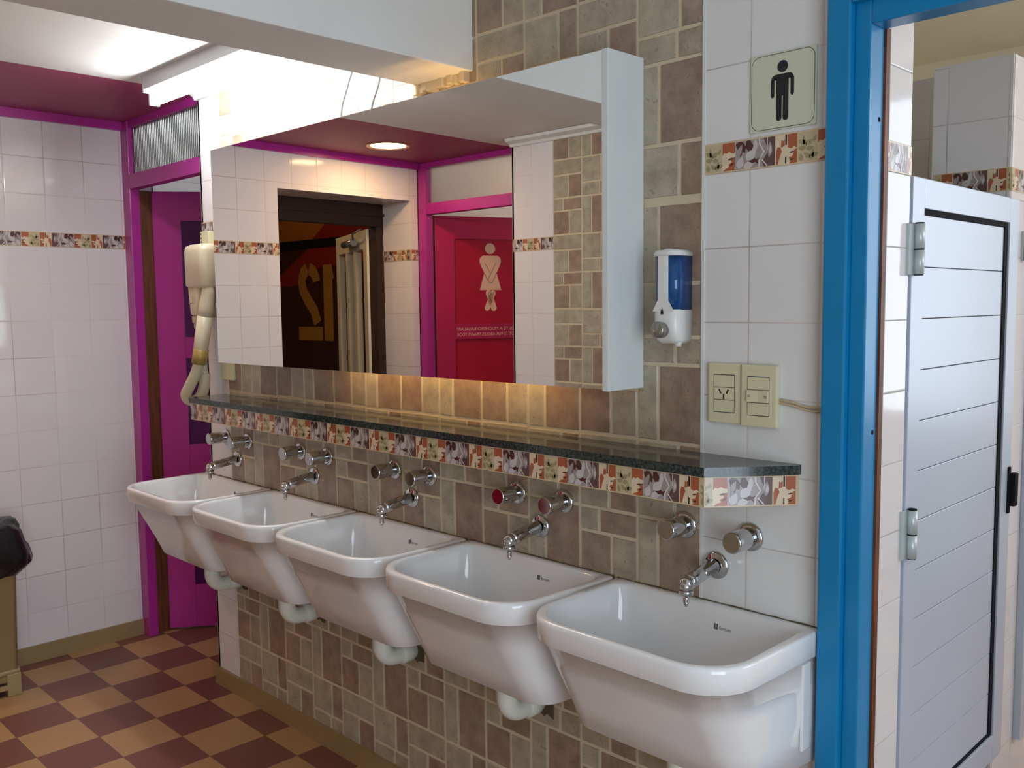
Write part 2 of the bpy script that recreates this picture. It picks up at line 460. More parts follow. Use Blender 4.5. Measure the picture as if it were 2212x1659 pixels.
# sink wall
XE, XW, XS = -3.21, -3.054, CX    # wall end, stone start, stone end
ws = empty('wall_sink', (0, 0, 0)); struct(ws, 'sink wall of mixed brown stone look tile with white tiled ends', 'wall')
mb = MB(); mb.box(XE, -.786, .008, .16, 0, 2.75); mb.build('wall_core', 'paint', ws)
mb = MB(); mb.box(XE, XW, 0, .01, .0, 2.2); mb.box(XE-.001, XE+.01, 0, .159, 0, 2.2); mb.build('white_tiles', 'tile_end', ws)
mb = MB(); mb.box(XS, -.785, 0, .01, 0, 2.75); mb.build('white_tiles', 'tile_sink', ws)
mb = MB(); mb.box(XW, XS, .001, .01, 0, 2.75); mb.build('grout_bed', 'grout', ws)
stone_field('stone_tiles', XW, XS, [(.06, .56, .385), (.56, 1.629, .957), (1.629, 2.75, 1.917)], .001, -1, CX, ws)
mb = MB(); mb.box(XS-.004, XS+.003, -.002, .005, 0, 2.75); mb.build('corner_bead', 'paint', ws)
listello('decor_band', (XS+.003, 0, 1.6775), (1, 0, 0), (0, -1, 0), .27, .0, .058, ws)
listello('decor_band', (XE, 0, 1.6775), (1, 0, 0), (0, -1, 0), .156, .35, .058, ws)
# dark open mortar under the basins, where tiles came away
mb = MB()
def patch(x0, x1, z0, z1, n=14):
    top = [(x0+(x1-x0)*i/n, z1+random.uniform(-.22, .22)*(z1-z0)*.5) for i in range(n+1)]
    bot = [(x0+(x1-x0)*i/n, z0+random.uniform(-.22, .22)*(z1-z0)*.5) for i in range(n+1)]
    for i in range(n):
        mb.quad([(bot[i][0], -.0016, bot[i][1]), (bot[i+1][0], -.0016, bot[i+1][1]), (top[i+1][0], -.0016, top[i+1][1]), (top[i][0], -.0016, top[i][1])])
patch(-2.40, -2.13, .455, .50); patch(-1.97, -1.64, .445, .50)
for i in range(5):
    c = -1.537-.497*(i-1)
    patch(c-.036, c+.06, .414, .462, 9)
mb.build('open_mortar', 'mortar', ws, recalc=False)
mb = MB(); mb.box(XE, -.786, -.012, .0, 0, .066); mb.box(XE-.012, XE, -.012, .16, 0, .066)
struct(mb.build('baseboard_sink', 'skirt'), 'olive brown tile skirting below the basins', 'skirting')
mb = MB(); mb.prism([(0, 0), (.012, 0), (.018, .012), (.045, .022), (.05, .035), (0, .035)], (XE, 0, 2.172), (0, -1, 0), (0, 0, 1), (1, 0, 0), 1.26)
struct(mb.build('trim_2', 'paint'), 'white crown moulding above the far end of the sink wall', 'moulding')

# opposite wall (seen in the mirror)
YO = -1.845
wo = empty('wall_opposite', (0, 0, 0)); struct(wo, 'opposite wall of white and stone tile seen in the mirror', 'wall')
mb = MB(); mb.box(-3.09, -.75, YO-.155, YO-.008, 0, 2.75); mb.build('wall_core', 'paint', wo)
mb = MB(); mb.box(-3.09, -2.833, YO-.01, YO, 0, 2.2); mb.box(-3.091, -3.08, YO-.155, YO, 0, 2.2); mb.build('white_tiles', 'tile_opp', wo)
mb = MB(); mb.box(-2.833, -.9, YO-.01, YO-.001, 0, 2.75); mb.build('grout_bed', 'grout', wo)
stone_field('stone_tiles', -2.833, -.9, [(0, 2.75, 1.905)], YO-.001, 1, -2.833+12*W, wo)
mb = MB(); mb.box(-.9, -.745, YO-.156, YO, 0, 2.75); mb.build('white_tiles', 'tile_opp', wo)
listello('decor_band', (-2.833, YO, 1.6775), (-1, 0, 0), (0, 1, 0), .257, .4, .058, wo)
mb = MB(); mb.prism([(0, 0), (.012, 0), (.018, .012), (.045, .022), (.05, .035), (0, .035)], (-3.09, YO, 2.168), (0, 1, 0), (0, 0, 1), (1, 0, 0), 1.14)
struct(mb.build('trim_3', 'paint'), 'white crown moulding above the opposite wall', 'moulding')

# right wall with a daylight window, and the bay behind the viewer
XR, YB = 1.4, -3.3
WY0, WY1, WZ0, WZ1 = -2.6, -.95, .22, 2.1
mb = MB()
mb.box(XR, XR+.12, YB, .16, 0, WZ0); mb.box(XR, XR+.12, YB, .16, WZ1, 2.75)
mb.box(XR, XR+.12, YB, WY0, WZ0, WZ1); mb.box(XR, XR+.12, WY1, .16, WZ0, WZ1)
struct(mb.build('wall_right', 'paint'), 'plain wall with a window behind the viewer', 'wall')
mb = MB(); mb.box(-.87, XR+.12, YB-.1, YB, 0, 2.75); mb.box(-.87, -.75, YB, YO-.155, 0, 2.75)
struct(mb.build('wall_rear', 'paint'), 'plain wall behind the viewer', 'wall')
mb = MB()
for y in (WY0+.02, (WY0+WY1)/2, WY1-.02): mb.box(XR+.03, XR+.08, y-.02, y+.02, WZ0, WZ1)
for z in (WZ0+.02, WZ1-.02): mb.box(XR+.03, XR+.08, WY0, WY1, z-.02, z+.02)
struct(mb.build('window_1', 'whiteplastic'), 'tall white framed window behind the viewer', 'window')

# ceilings and beam
mb = MB(); mb.box(-3.225, -1.94, -2.0, .008, 2.205, 2.30); mb.box(-1.95, 1.52, -3.4, .16, 2.75, 2.85)
struct(mb.build('ceiling', 'plaster'), 'white painted ceiling', 'ceiling')
mb = MB(); mb.box(-4.2, -3.225, -2.06, .10, 2.206, 2.30); 
struct(mb.build('ceiling_pink', 'soffit'), 'flat dark pink ceiling strip by the end wall', 'ceiling')
mb = MB(); mb.box(-1.95, -1.736, -2.0, .008, 2.007, 2.76, bev=.004)
struct(mb.build('beam', 'plaster'), 'white plastered beam crossing the room under the ceiling', 'beam')
mb = MB()
for i in range(12):
    x = -1.755-.017*i
    mb.box(x-.012, x+.006, -.010-random.random()*.012, .004, 1.99-random.random()*.012, 2.008, bev=.003)
struct(mb.build('beam_mortar', 'grout'), 'ragged mortar where the beam meets the stone wall', 'trim')

# ------------------------------------------------------------------ pink doors
def pink_door(name, yf, out, ang, zone, label):
    """frame in plane y=yf; 'out' = +1 opens toward +y"""
    d = empty(name, (-3.955, yf, 0)); struct(d, label, 'door')
    m = MB(); Y = lambda a, b: (min(a*out, b*out), max(a*out, b*out))
    hy, dp = zone.get('hy', .075), zone.get('dp', .048)
    y0, y1 = Y(0, dp)
    m.box(0, .066, y0, y1, 0, 2.205, bev=.003)                       # hinge post
    m.box(.066, .76, y0, y1, 1.925, 1.985, bev=.003)                  # transom bar
    y2, y3 = Y(.004, .05); m.box(.066, .76, y2, y3, 2.176, 2.205)
    m.build('door_frame', 'pink', d)
    m = MB(); a, b = Y(dp, hy+.045); m.box(-.005, .045, a, b, 0, 1.925); m.build('door_stop', 'rawwood', d)
    m = MB(); a, b = Y(.02, .026); m.box(.06, .765, a, b, 1.98, 2.18); m.build('transom_glass', zone['glass'], d)
    lf = empty('door_leaf', (.050, hy*out, 0), ang); lf.parent = d
    L, T = .645, .036
    ys = (0, T) if out > 0 else (-T, 0)
    m = MB()
    st = .115
    rails = zone['rails']
    m.box(0, st, ys[0], ys[1], .01, 1.925, bev=.003); m.box(L-.09, L, ys[0], ys[1], .01, 1.925, bev=.003)
    for z0, z1 in rails: m.box(st, L-.09, ys[0]+.001, ys[1]-.001, z0, z1)
    m.build('leaf_frame', zone['leaf'], lf)
    yc = (ys[0]+ys[1])/2
    for (z0, z1), pm in zone['panes']:
        m = MB(); m.box(st-.004, L-.086, yc-.005, yc+.005, z0-.004, z1+.004); m.build('pane', pm, lf)
    return d, lf, L, T, st
d1, lf1, *_ = pink_door('door_1', .022, 1, math.radians(55),
    dict(hy=.099, dp=.042, glass='flute', leaf='pinkdoor', rails=[(1.80, 1.925), (1.21, 1.30), (.70, .83), (.01, .20)],
         panes=[((1.30, 1.80), 'purple'), ((.83, 1.21), 'purple'), ((.20, .70), 'purple')]),
    'magenta framed door standing ajar left of the basins')
d2, lf2, L2, T2, st2 = pink_door('door_2', -2.005, -1, math.radians(-66),
    dict(glass='frost', leaf='warmlit_pink', rails=[(1.80, 1.925), (1.235, 1.32), (.60, .72), (.01, .20)],
         panes=[((1.32, 1.80), 'redpane'), ((.72, 1.235), 'redpane'), ((.20, .60), 'redpane')]),
    'magenta door with woman symbol and red panes seen in the mirror')

# woman symbol on the opposite door: faces the room (local +y side of the leaf)
yS = -.0126
fig = MB(); fx, fz = .335, 1.60
def addfig(poly, lay=0): fig.prism(poly, (fx, yS+lay*.0004, fz), (1, 0, 0), (0, 0, 1), (0, 1, 0), .0006)
fig_lines = MB()
addfig(arc(0, .148, .031, 0, 2*PI*23/24, 23))
def capsule(p, q, r, n=8):
    a = math.atan2(q[1]-p[1], q[0]-p[0])
    return arc(p[0], p[1], r, a+PI/2, a+3*PI/2, n)+arc(q[0], q[1], r, a-PI/2, a+PI/2, n)
addfig([(-.045, .108), (.045, .108), (.055, .103), (.064, .09), (.066, .075), (.06, .055), (.038, .01), (.066, -.088), (-.066, -.088), (-.038, .01), (-.06, .055), (-.066, .075), (-.064, .09), (-.055, .103)])
addfig(capsule((-.012, -.105), (.018, -.19), .018)); addfig(capsule((.014, -.105), (-.022, -.19), .016))
def addline(pts, w):
    for (a, b), (c, d) in zip(pts, pts[1:]):
        t = Vector((c-a, d-b)).normalized()*w; nx, nz = -t.y, t.x
        fig_lines.prism([(a+nx, b+nz), (a-nx, b-nz), (c-nx, d-nz), (c+nx, d+nz)], (fx, yS+.0008, fz), (1, 0, 0), (0, 0, 1), (0, 1, 0), .0004)
addline([(-.034, .066), (.0, .008)], .0012); addline([(.034, .066), (-.016, -.03)], .0012)
addline([(-.038, .008), (-.016, -.034), (-.006, -.047), (.008, -.047), (.016, -.034), (.038, .01)], .0012)
addline([(-.006, -.095), (-.016, -.11), (.006, -.16)], .0012); addline([(.022, -.095), (.012, -.12)], .0012)
fig.build('woman_symbol', 'flesh', lf2); fig_lines.build('symbol_lines', 'linered', lf2)
for row, (txt, z) in enumerate((('TRAA FLUPPER TE A MUCHERO RASALAR', 1.283), ('THORRN ARROT TE PUR ABOLES TRAAM YDOI', 1.252))):
    me = text_mesh('\u00a1'+txt+'!', .026)
    xs = [v.co.x for v in me.vertices]; wdt = max(xs)-min(xs)
    for v in me.vertices:      # text reads from the room: mirror u so it runs the right way on the +y face
        v.co = Vector((.625-(v.co.x-min(xs))*(.50/wdt), -.0004, z+v.co.y))
    me.materials.append(M['flesh']); o = bpy.data.objects.new('door_lettering', me); COL.objects.link(o); o.parent = lf2

# rooms behind the pink doors
def back_room(nm, y0, y1, tilem, lab, xa=-5.3):
    m = MB(); t = .06
    lo, hi = min(y0, y1), max(y0, y1)
    far = hi if y1 > y0 else lo
    m.box(xa, -2.6, far-.03, far+.03, 0, 2.6); m.box(xa-.06, xa, lo, hi, 0, 2.6); m.box(-2.6, -2.54, lo, hi, 0, 2.6)
    near = y0
    s_ = 1 if y1 > y0 else -1
    a, b = sorted((near, near+.05*s_))
    m.box(xa-.06, -4.2, a, b, 0, 2.6) if xa < -4.3 else None; m.box(-3.955, -3.2, a, b, 2.212, 2.6)
    m.box(max(xa, -4.2), -3.955, a, b, 0, 2.6)
    struct(m.build(nm, tilem), lab, 'wall')
    m = MB(); m.box(xa-.06, -2.54, lo-.01, hi+.03, 2.6, 2.66); struct(m.build('ceiling_'+nm[5:], 'paint'), 'ceiling of the room behind the magenta door', 'ceiling')
back_room('wall_ladies', .095, 1.55, 'tile_opp', 'white tiled wall inside the room behind the ajar door')
back_room('wall_facing', -2.058, -3.4, 'tile_opp', 'white tiled wall behind the mirrored magenta door', -4.08)

# ------------------------------------------------------------------ entrance seen in the mirror
de = empty('door_3', (XL-.24, -1.9, 0)); struct(de, 'dark wooden entrance frame with a cream barred door seen in the mirror', 'door')
m = MB(); m.box(-.06, .0, -.052, .80, 1.875, 2.0, bev=.004); m.box(-.06, .012, -.052, .80, 1.93, 1.945)
m.box(-.08, .0, -.052, -.0, 0, 1.875, bev=.004); m.box(-.06, .0, .765, .80, 0, 1.875)
m.build('door_frame', 'darkwood', de)
lf = empty('door_leaf', (-.068, -.005, 0), PI+math.radians(23.3)); lf.parent = de
m = MB()
m.box(0, .08, -.02, .02, .02, 1.865, bev=.003); m.box(.70, .775, -.02, .02, .02, 1.865, bev=.003)
m.box(.08, .70, -.02, .02, 1.755, 1.865, bev=.003); m.box(.08, .70, -.02, .02, .02, .2)
m.build('leaf_frame', 'creamdoor', lf)
for x in (.27, .47):
    m = MB(); m.box(x, x+.055, -.018, .018, .2, 1.755); m.build('door_bar', 'creamdoor', lf)
m = MB(); m.tube([(.17, -.05, 1.80), (.42, -.05, 1.80)], .022, 12); m.tube([(.19, -.05, 1.81), (.08, -.08, 1.84), (-.03, -.06, 1.86)], .006, 8)
m.build('door_closer', 'grey', lf)
# hall outside
YM = -2.95
m = MB(); m.box(-7.4, -4.3, YM-.05, YM, 0, 2.9)
wm = struct(m.build('wall_mural', 'orange'), 'painted hall wall outside the entrance seen in the mirror', 'wall')
m = MB(); m.prism([(-6.35, 1.96), (-5.5, 2.5), (-4.35, 2.5), (-4.35, 1.2), (-5.9, 1.96)], (0, YM, 0), (1, 0, 0), (0, 0, 1), (0, 1, 0), .002); m.build('mural_stripe', 'muralred', wm)
m = MB(); m.box(-7.2, -5.2, YM, YM+.03, 0, 1.955); m.build('dark_board', 'muralbrown', wm)
m = MB(); m.prism([(-6.95, 1.60), (-6.3, 1.92), (-5.25, 1.92), (-5.25, 1.78), (-6.2, 1.74), (-6.55, 1.60)], (0, YM+.03, 0), (1, 0, 0), (0, 0, 1), (0, 1, 0), .002); pieces(m, 'mural_stripe', 'muralred', wm)
m = MB(); m.box(-7.2, -5.2, YM+.02, YM+.05, 1.90, 1.965); m.box(-7.0, -6.93, YM+.03, YM+.04, 0, 1.9); m.build('board_edge', 'black', wm)
m = MB()      # stencilled 12 (reads 12 from the room: 1 on the +x side)
yN = YM+.032
o12 = (-.09, yN, 0)
def num(poly): m.prism(poly, o12, (1, 0, 0), (0, 0, 1), (0, 1, 0), .002)
num([(-6.065, 1.16), (-5.945, 1.16), (-5.945, 1.64), (-5.925, 1.66), (-5.955, 1.76), (-6.065, 1.76)])
num([(-6.09, 1.16), (-6.42, 1.16), (-6.42, 1.27), (-6.09, 1.27)])
# the figure two as a bent band, cut by a stencil gap
spine = [(-6.155, 1.30), (-6.20, 1.40), (-6.28, 1.48), (-6.345, 1.56), (-6.365, 1.64), (-6.335, 1.705), (-6.285, 1.735)]
def band(sp, w):
    L_, R_ = [], []
    for i, p in enumerate(sp):
        a = Vector(sp[max(i-1, 0)]); b = Vector(sp[min(i+1, len(sp)-1)]); t = (b-a).normalized()
        L_.append((p[0]-t.y*w, p[1]+t.x*w)); R_.append((p[0]+t.y*w, p[1]-t.x*w))
    for i in range(len(sp)-1): num([R_[i], R_[i+1], L_[i+1], L_[i]])
band(spine, .052)
band([(-6.255, 1.735), (-6.205, 1.715), (-6.165, 1.665), (-6.16, 1.63)], .05)
m.build('number_twelve', 'yellow', wm)
m = MB(); m.box(-7.46, -4.15, -3.4, .3, 2.9, 2.95); struct(m.build('ceiling_hall', 'muralbrown'), 'dark hall ceiling outside the entrance', 'ceiling')
m = MB(); m.box(-7.46, -7.4, -3.4, .3, 0, 2.9); m.box(-7.46, -4.2, .2, .26, 0, 2.9); struct(m.build('wall_hall', 'muralbrown'), 'dark hall wall outside the entrance', 'wall')
m = MB(); m.box(-4.235, -4.15, -3.0, -2.0, 0, 2.9); struct(m.build('wall_porch', 'muralbrown'), 'brown wall beside the entrance frame', 'wall')

# ------------------------------------------------------------------ blue doorway and washroom beyond
db = empty('door_4', (0, 0, 0)); struct(db, 'blue painted door frame right of the basins', 'door')
m = MB()
m.box(-.786, -.742, -.028, .055, 0, 2.02, bev=.004); m.box(-.742, -.7125, -.012, .042, 0, 1.98, bev=.003)
m.box(.16, .205, -.028, .055, 0, 2.02, bev=.004); m.box(.131, .16, -.012, .042, 0, 1.98, bev=.003)
m.box(-.742, .16, -.028, .055, 1.935, 2.02, bev=.004); m.box(-.7125, .131, -.012, .042, 1.897, 1.94, bev=.003)
m.build('door_frame', 'blue', db)
m = MB(); m.box(-.716, -.7085, .042, .058, 0, 1.9); m.build('frame_edge', 'rawwood', db)
m = MB()
for z in (1.745, 1.19): m.tube([(-.713, .026, z-.005), (-.7118, .026, z-.005)], .0045, 8)
pieces(m, 'screw_hole', 'black', db)
m = MB(); m.box(.205, 1.5, .0, .16, 0, 2.75); m.box(-.786, .205, .0, .16, 2.02, 2.75); m.box(-.80, -.78, .055, .16, 0, 2.75)
struct(m.build('wall_doorway', 'tile_sink'), 'tiled wall around the blue door frame', 'wall')

XT = -.78
wt = empty('wall_stalls', (0, 0, 0)); struct(wt, 'white tiled stall front inside the washroom', 'wall')
m = MB(); m.box(XT-.10, XT, .055, .335, 0, 2.6); m.build('tile_pier', 'tile_stall', wt)
m = MB(); m.box(-.975, XT, .965, 2.2, 0, 2.035); m.build('tile_partition', 'tile_stall', wt)
m = MB(); m.box(-.976, XT-.002, .96, .97, 0, 2.035); m.build('tile_partition', 'tile_stallx', wt)
listello('decor_band', (XT, .06, 1.6775), (0, 1, 0), (1, 0, 0), .275, .5, .058, wt)
listello('decor_band', (XT-.19, .96, 1.6975), (1, 0, 0), (0, -1, 0), .19, .1, .058, wt)
listello('decor_band', (XT, .962, 1.6975), (0, 1, 0), (1, 0, 0), .6, .1, .058, wt)
m = MB(); m.box(-2.4, -1.30, 2.0, 2.1, 0, 2.25); m.build('tile_partition', 'tile_stallx', wt)
m = MB(); m.box(-2.5, -2.4, .16, 3.3, 0, 2.7)
m.box(-2.5, .05, 3.2, 3.3, 0, 2.7); m.box(1.4, 1.6, 3.2, 3.3, 0, 2.7); m.box(.05, 1.4, 3.2, 3.3, 0, .8); m.box(.05, 1.4, 3.2, 3.3, 2.5, 2.7)
struct(m.build('wall_back', 'cream'), 'cream wall with a daylight window at the back of the washroom', 'wall')
m = MB(); m.box(-2.5, 1.7, .0, 3.3, 2.6, 2.7); struct(m.build('ceiling_washroom', 'cream'), 'cream ceiling of the washroom', 'ceiling')
m = MB(); m.box(1.5, 1.6, .16, 3.3, 0, 1.75); m.box(1.5, 1.6, .16, 3.3, 2.5, 2.6); m.box(1.5, 1.6, .16, 1.0, 1.75, 2.5); m.box(1.5, 1.6, 2.7, 3.3, 1.75, 2.5)
struct(m.build('wall_washroom', 'tile_stall'), 'washroom side wall out of view', 'wall')
m = MB()
for x in (.07, .72, 1.38): m.box(x-.02, x+.02, 3.22, 3.27, .8, 2.5)
for z in (.82, 2.48): m.box(.05, 1.4, 3.22, 3.27, z-.02, z+.02)
struct(m.build('window_2', 'whiteplastic'), 'white framed washroom window', 'window')
m = MB()
for y in (1.02, 1.85, 2.68): m.box(1.52, 1.57, y-.02, y+.02, 1.75, 2.5)
for z in (1.77, 2.48): m.box(1.52, 1.57, 1.0, 2.7, z-.02, z+.02)
struct(m.build('fill_window', 'whiteplastic'), 'added unseen high side window that brightens the washroom', 'window')  # unseen window added to brighten the washroom ceiling and partition

# aluminium stall door
ds = empty('door_5', (XT, .343, .2)); struct(ds, 'grey white aluminium stall door with horizontal planks', 'door')
m = MB()
m.box(-.028, .004, 0, .062, 0, 1.478, bev=.002); m.box(-.028, .004, .612, .682, 0, 1.478, bev=.002)
m.box(-.028, .004, .062, .612, 1.416, 1.478, bev=.002); m.box(-.028, .004, .062, .612, 0, .07, bev=.002)
m.build('stile_frame', 'alu', ds)
m = MB(); m.box(-.03, -.001, .590, .6135, .06, 1.42); m.box(-.03, -.002, .06, .60, 1.404, 1.418); m.box(-.03, -.002, .06, .60, .066, .08); m.build('gasket', 'black', ds)
m = MB(); n = 12; z0, z1 = .078, 1.404; hh = (z1-z0)/n
for i in range(n): m.box(-.022, -.004, .064, .592, z0+i*hh+.0008, z0+(i+1)*hh-.0008, bev=.0012)
m.build('plank_panel', 'alu', ds)
for z0 in (1.276, .675):
    m = MB(); m.tube([(.014, .012, z0), (.014, .012, z0+.05)], .0105, 14); m.tube([(.014, .012, z0+.053), (.014, .012, z0+.104)], .0105, 14)
    m.box(.0, .006, -.02, .012, z0, z0+.104); hg = m.build('hinge', 'alugrey', ds)
    m = MB(); m.tube([(.014, .012, z0-.002), (.014, .012, z0)], .009, 12); m.tube([(.014, .012, z0+.104), (.014, .012, z0+.107)], .009, 12); m.tube([(.014, .012, z0+.05), (.014, .012, z0+.053)], .010, 12)
    pieces(m, 'hinge_cap', 'black', hg)
m = MB(); m.box(.004, .010, .655, .668, .662, .785, bev=.002); m.box(.006, .022, .662, .690, .68, .768, bev=.004); m.build('latch', 'black', ds)
# next stall door beyond (only its hinge side shows)
dn = empty('door_6', (XT, 1.13, .2)); struct(dn, 'next aluminium stall door at the right edge', 'door')
m = MB(); m.tube([(.014, -.06, 1.325), (.014, -.06, 1.40)], .0105, 14); m.box(.0, .006, -.07, .0, 1.325, 1.40); m.build('hinge', 'alugrey', dn)
m = MB(); m.box(.0, .02, .0, .6, 0, 1.478, bev=.002); m.build('stile_frame', 'alu', dn)

# ------------------------------------------------------------------ basins
def outline(hw, yf, yb, rf, rb, z, n=8, hb=None):
    """rounded basin plan, y from yb (wall) to yf (front, negative); hb = half width at the wall"""
    hb = hw if hb is None else hb; p = []
    p += arc(hb-rb, yb-rb, rb, PI/2, 0, n//2)
    p += arc(hw-rf, yf+rf, rf, 0, -PI/2, n)
    p += arc(-hw+rf, yf+rf, rf, -PI/2, -PI, n)
    p += arc(-hb+rb, yb-rb, rb, PI, PI/2, n//2)
    return [(x, y, z) for x, y in p]
def make_sink(loc, label):
    t = empty('utility_sink', loc); tag(t, label, 'sink', 'row of white basins')
    m = MB(); H = .807
    B_ = .2375
    R = [outline(.211, -.203, -.004, .060, .008, .549, hb=B_-.004), outline(.2145, -.207, -.003, .062, .008, .5515, hb=B_), outline(.2185, -.2375, -.002, .07, .01, .615, hb=B_), outline(.2255, -.278, -.002, .08, .01, .69, hb=B_+.0005), outline(.231, -.3165, -.002, .092, .01, .7605, hb=B_+.001),
         outline(.2365, -.327, -.001, .098, .012, .7585, hb=.2435), outline(.2390, -.3305, -.001, .100, .012, .7615, hb=.2445), outline(.2405, -.332, 0, .102, .012, .798, hb=.2455), outline(.2398, -.3313, 0, .102, .012, .8030, hb=.2450),
         outline(.2378, -.3293, 0, .100, .012, .8062, hb=.2435), outline(.2350, -.3265, -.002, .099, .013, .8075, hb=.241), outline(.2255, -.3185, -.012, .095, .022, .8075), outline(.2225, -.3155, -.0165, .093, .03, .8060), outline(.2203, -.3130, -.019, .092, .034, .8025), outline(.2190, -.3110, -.0205, .091, .036, .797),
         outline(.2100, -.2860, -.035, .080, .044, .72), outline(.1990, -.2400, -.056, .062, .046, .62), outline(.184, -.208, -.066, .05, .045, .588), outline(.15, -.180, -.09, .04, .04, .574)]
    m.loft(R); b = m.build('basin', 'porcelain', t)
    for s_ in (-1, 1):
        m = MB(); a0 = .2335
        m.box(min(s_*a0, s_*(a0+.0065)), max(s_*a0, s_*(a0+.0065)), -.060, -.030, .585, .752, bev=.0025)
        m.build('side_rib', 'porcelain', b)
    # printed mark inside the back wall of the bowl
    me = text_mesh('ferrum', .0105)
    def onback(x, z): return Vector((x, -.0209-(.797-z)*.1883, z))
    for v in me.vertices: v.co = onback(.0385+v.co.x*.95, .7625+v.co.y)
    me.materials.append(M['mark']); o = bpy.data.objects.new('maker_mark', me); COL.objects.link(o); o.parent = b
    m = MB(); e0, e1 = .7615, .7725
    cs = [(a*.68, z) for a, z in ((0, e0), (.0132, e0), (.0132, e1), (.0096, e1), (.0096, e0+.0015), (.0084, e0+.0015), (.0084, e1), (.0048, e1), (.0048, e0+.0015), (.0036, e0+.0015), (.0036, e1), (0, e1))]
    m.quad([onback(.026+a, z) for a, z in cs]); m.build('maker_emblem', 'mark', b)
    # drain
    dr = MB(); dr.tube([(0, -.105, .575), (0, -.105, .5735), (0, -.105, .578)], [.024, .024, .02], 20); dr.build('drain_ring', 'chrome', t)
    tp = MB()
    path = [(0, -.108, .552), (0, -.108, .485)]+[(0, -.108+.042-.042*math.cos(a), .485-.042*math.sin(a)) for a in [PI/2*i/8 for i in range(1, 9)]]+[(0, -.030, .443), (0, .004, .443)]
    tp.tube(path, .0265, 20)
    tr = tp.build('drain_trap', 'pvc', t)
    c = MB(); c.tube([(0, -.050, .443), (0, -.047, .443), (0, -.012, .443), (0, -.010, .443)], [.0275, .0305, .0305, .0275], 20); c.tube([(0, -.108, .512), (0, -.108, .530)], .0295, 20); pieces(c, 'trap_collar', 'pvc', tr)
    # blackened sealant along the wall
    c = MB(); n = 26; rg = []
    for i in range(n+1):
        x = -.244+.488*i/n; r = .0008+random.random()*.0019
        rg.append([(x, -.0005+r*math.cos(a)*.9-.001, .8075+r*math.sin(a)) for a in (0, PI/3, 2*PI/3, PI, 4*PI/3, 5*PI/3)])
    c.loft(rg); c.build('sealant', 'rust', t)
    return t
pos_words = ['nearest white trough basin beside the blue door frame', 'second white trough basin counted from the blue door frame', 'middle white trough basin of the row of five',
             'white trough basin second from the far magenta door', 'farthest white trough basin beside the magenta door']
for i in range(5):
    make_sink((-1.034-.4965*i, 0, 0), pos_words[i])

# ------------------------------------------------------------------ taps
tap_words = ['chrome wall tap above the nearest basin, right handle on white tile', 'chrome wall tap above the second basin from the blue door frame', 'chrome wall tap above the middle basin',
             'chrome wall tap above the second basin from the magenta door', 'chrome wall tap above the farthest basin by the magenta door']
def make_tap(x, label, caps):
    t = empty('wall_tap', (x, -.0005, .886)); tag(t, label, 'tap', 'chrome taps over the basins')
    m = MB()
    m.lathe([(.0, .0), (.0284, .0), (.0288, .002), (.0280, .0048), (.0245, .0068), (.0170, .0076), (.0152, .0085)], (0, 0, 0), (0, -1, 0), 32)
    m.tube([(0, -.012, 0), (0, -.09, -.012), (0, -.102, -.0145)], [.0150, .0148, .0146], 22)
    m.lathe([(.0146, 0), (.0150, .003), (.0144, .012), (.0105, .0172), (.0, .019)], (0, -.099, -.0142), (0, -1, -.16), 20)
    m.tube([(0, -.109, -.012), (0, -.109, -.030)], [.0125, .0122], 18)
    sp = m.build('spout', 'chrome', t)
    m = MB(); r = [.0138, .0148, .0148, .0138]
    m.tube([(0, -.109, -.028), (0, -.109, -.029), (0, -.109, -.035), (0, -.109, -.036)], r, 14)
    m.tube([(0, -.109, -.036), (0, -.109, -.042), (0, -.109, -.043), (0, -.109, -.047), (0, -.109, -.0475), (0, -.109, -.051), (0, -.109, -.0515), (0, -.109, -.056), (0, -.109, -.0605)], [.0055, .0050, .0066, .0050, .0066, .0050, .0066, .0052, .003], 14)
    m.build('hose_nozzle', 'chrome', sp)
    for k, dx in enumerate((-.0775, .0775)):
        m = MB()
        m.lathe([(.0, 0), (.0287, 0), (.029, .002), (.0282, .005), (.0245, .0072), (.0190, .0082)], (dx, 0, .072), (0, -1, 0), 32)
        m.lathe([(.0178, .008), (.0178, .021), (.0205, .0225), (.0212, .027), (.0212, .068), (.0205, .0708), (.0185, .0716)], (dx, 0, .072), (0, -1, 0), 28)
        h = m.build('handle', 'chrome', t)
        m = MB(); m.lathe([(.0186, .0714), (.0172, .0708), (.0, .0702)], (dx, 0, .072), (0, -1, 0), 24, cap=False); m.build('handle_cap', caps[k], h)
    return t
M['redcap'] = mat('dull red cap', srgb(100, 34, 34), .3, .3)
capsets = [('chromecap', 'chromecap'), ('redcap', 'chromecap'), ('redcap', 'redcap'), ('chromecap', 'chromecap'), ('chromecap', 'chromecap')]
for i in range(5): make_tap(-1.019-.4965*i, tap_words[i], capsets[i])

# ------------------------------------------------------------------ granite shelf
t = empty('granite_shelf', (-2.0, 0, 1.1)); tag(t, 'long dark green granite shelf edged with patterned tile below the mirror', 'shelf')
t.location = (0, 0, 0)
YF = -.150
poly = [(-3.085, 0), (-3.06, YF), (-.953, YF), (-.836, -.012), (-.836, 0)]
m = MB(); m.prism(poly, (0, 0, 1.0965), (1, 0, 0), (0, 1, 0), (0, 0, 1), .0185)
m.build('granite_slab', 'granite', t)
m = MB()
e = .006
pin = [(-3.078, .0), (-3.056, YF+e), (-.957, YF+e), (-.840, -.008), (-.840, 0)]
m.prism(pin, (0, 0, 1.04), (1, 0, 0), (0, 1, 0), (0, 0, 1), .0565); m.build('shelf_core', 'L_edge', t)
listello('tile_apron', (-3.056, YF+e, 1.0385), (1, 0, 0), (0, -1, 0), 2.099, .55, .058, t)
dv = Vector((.117, .142-.006, 0)); Ld = dv.length; dn_ = dv.normalized()
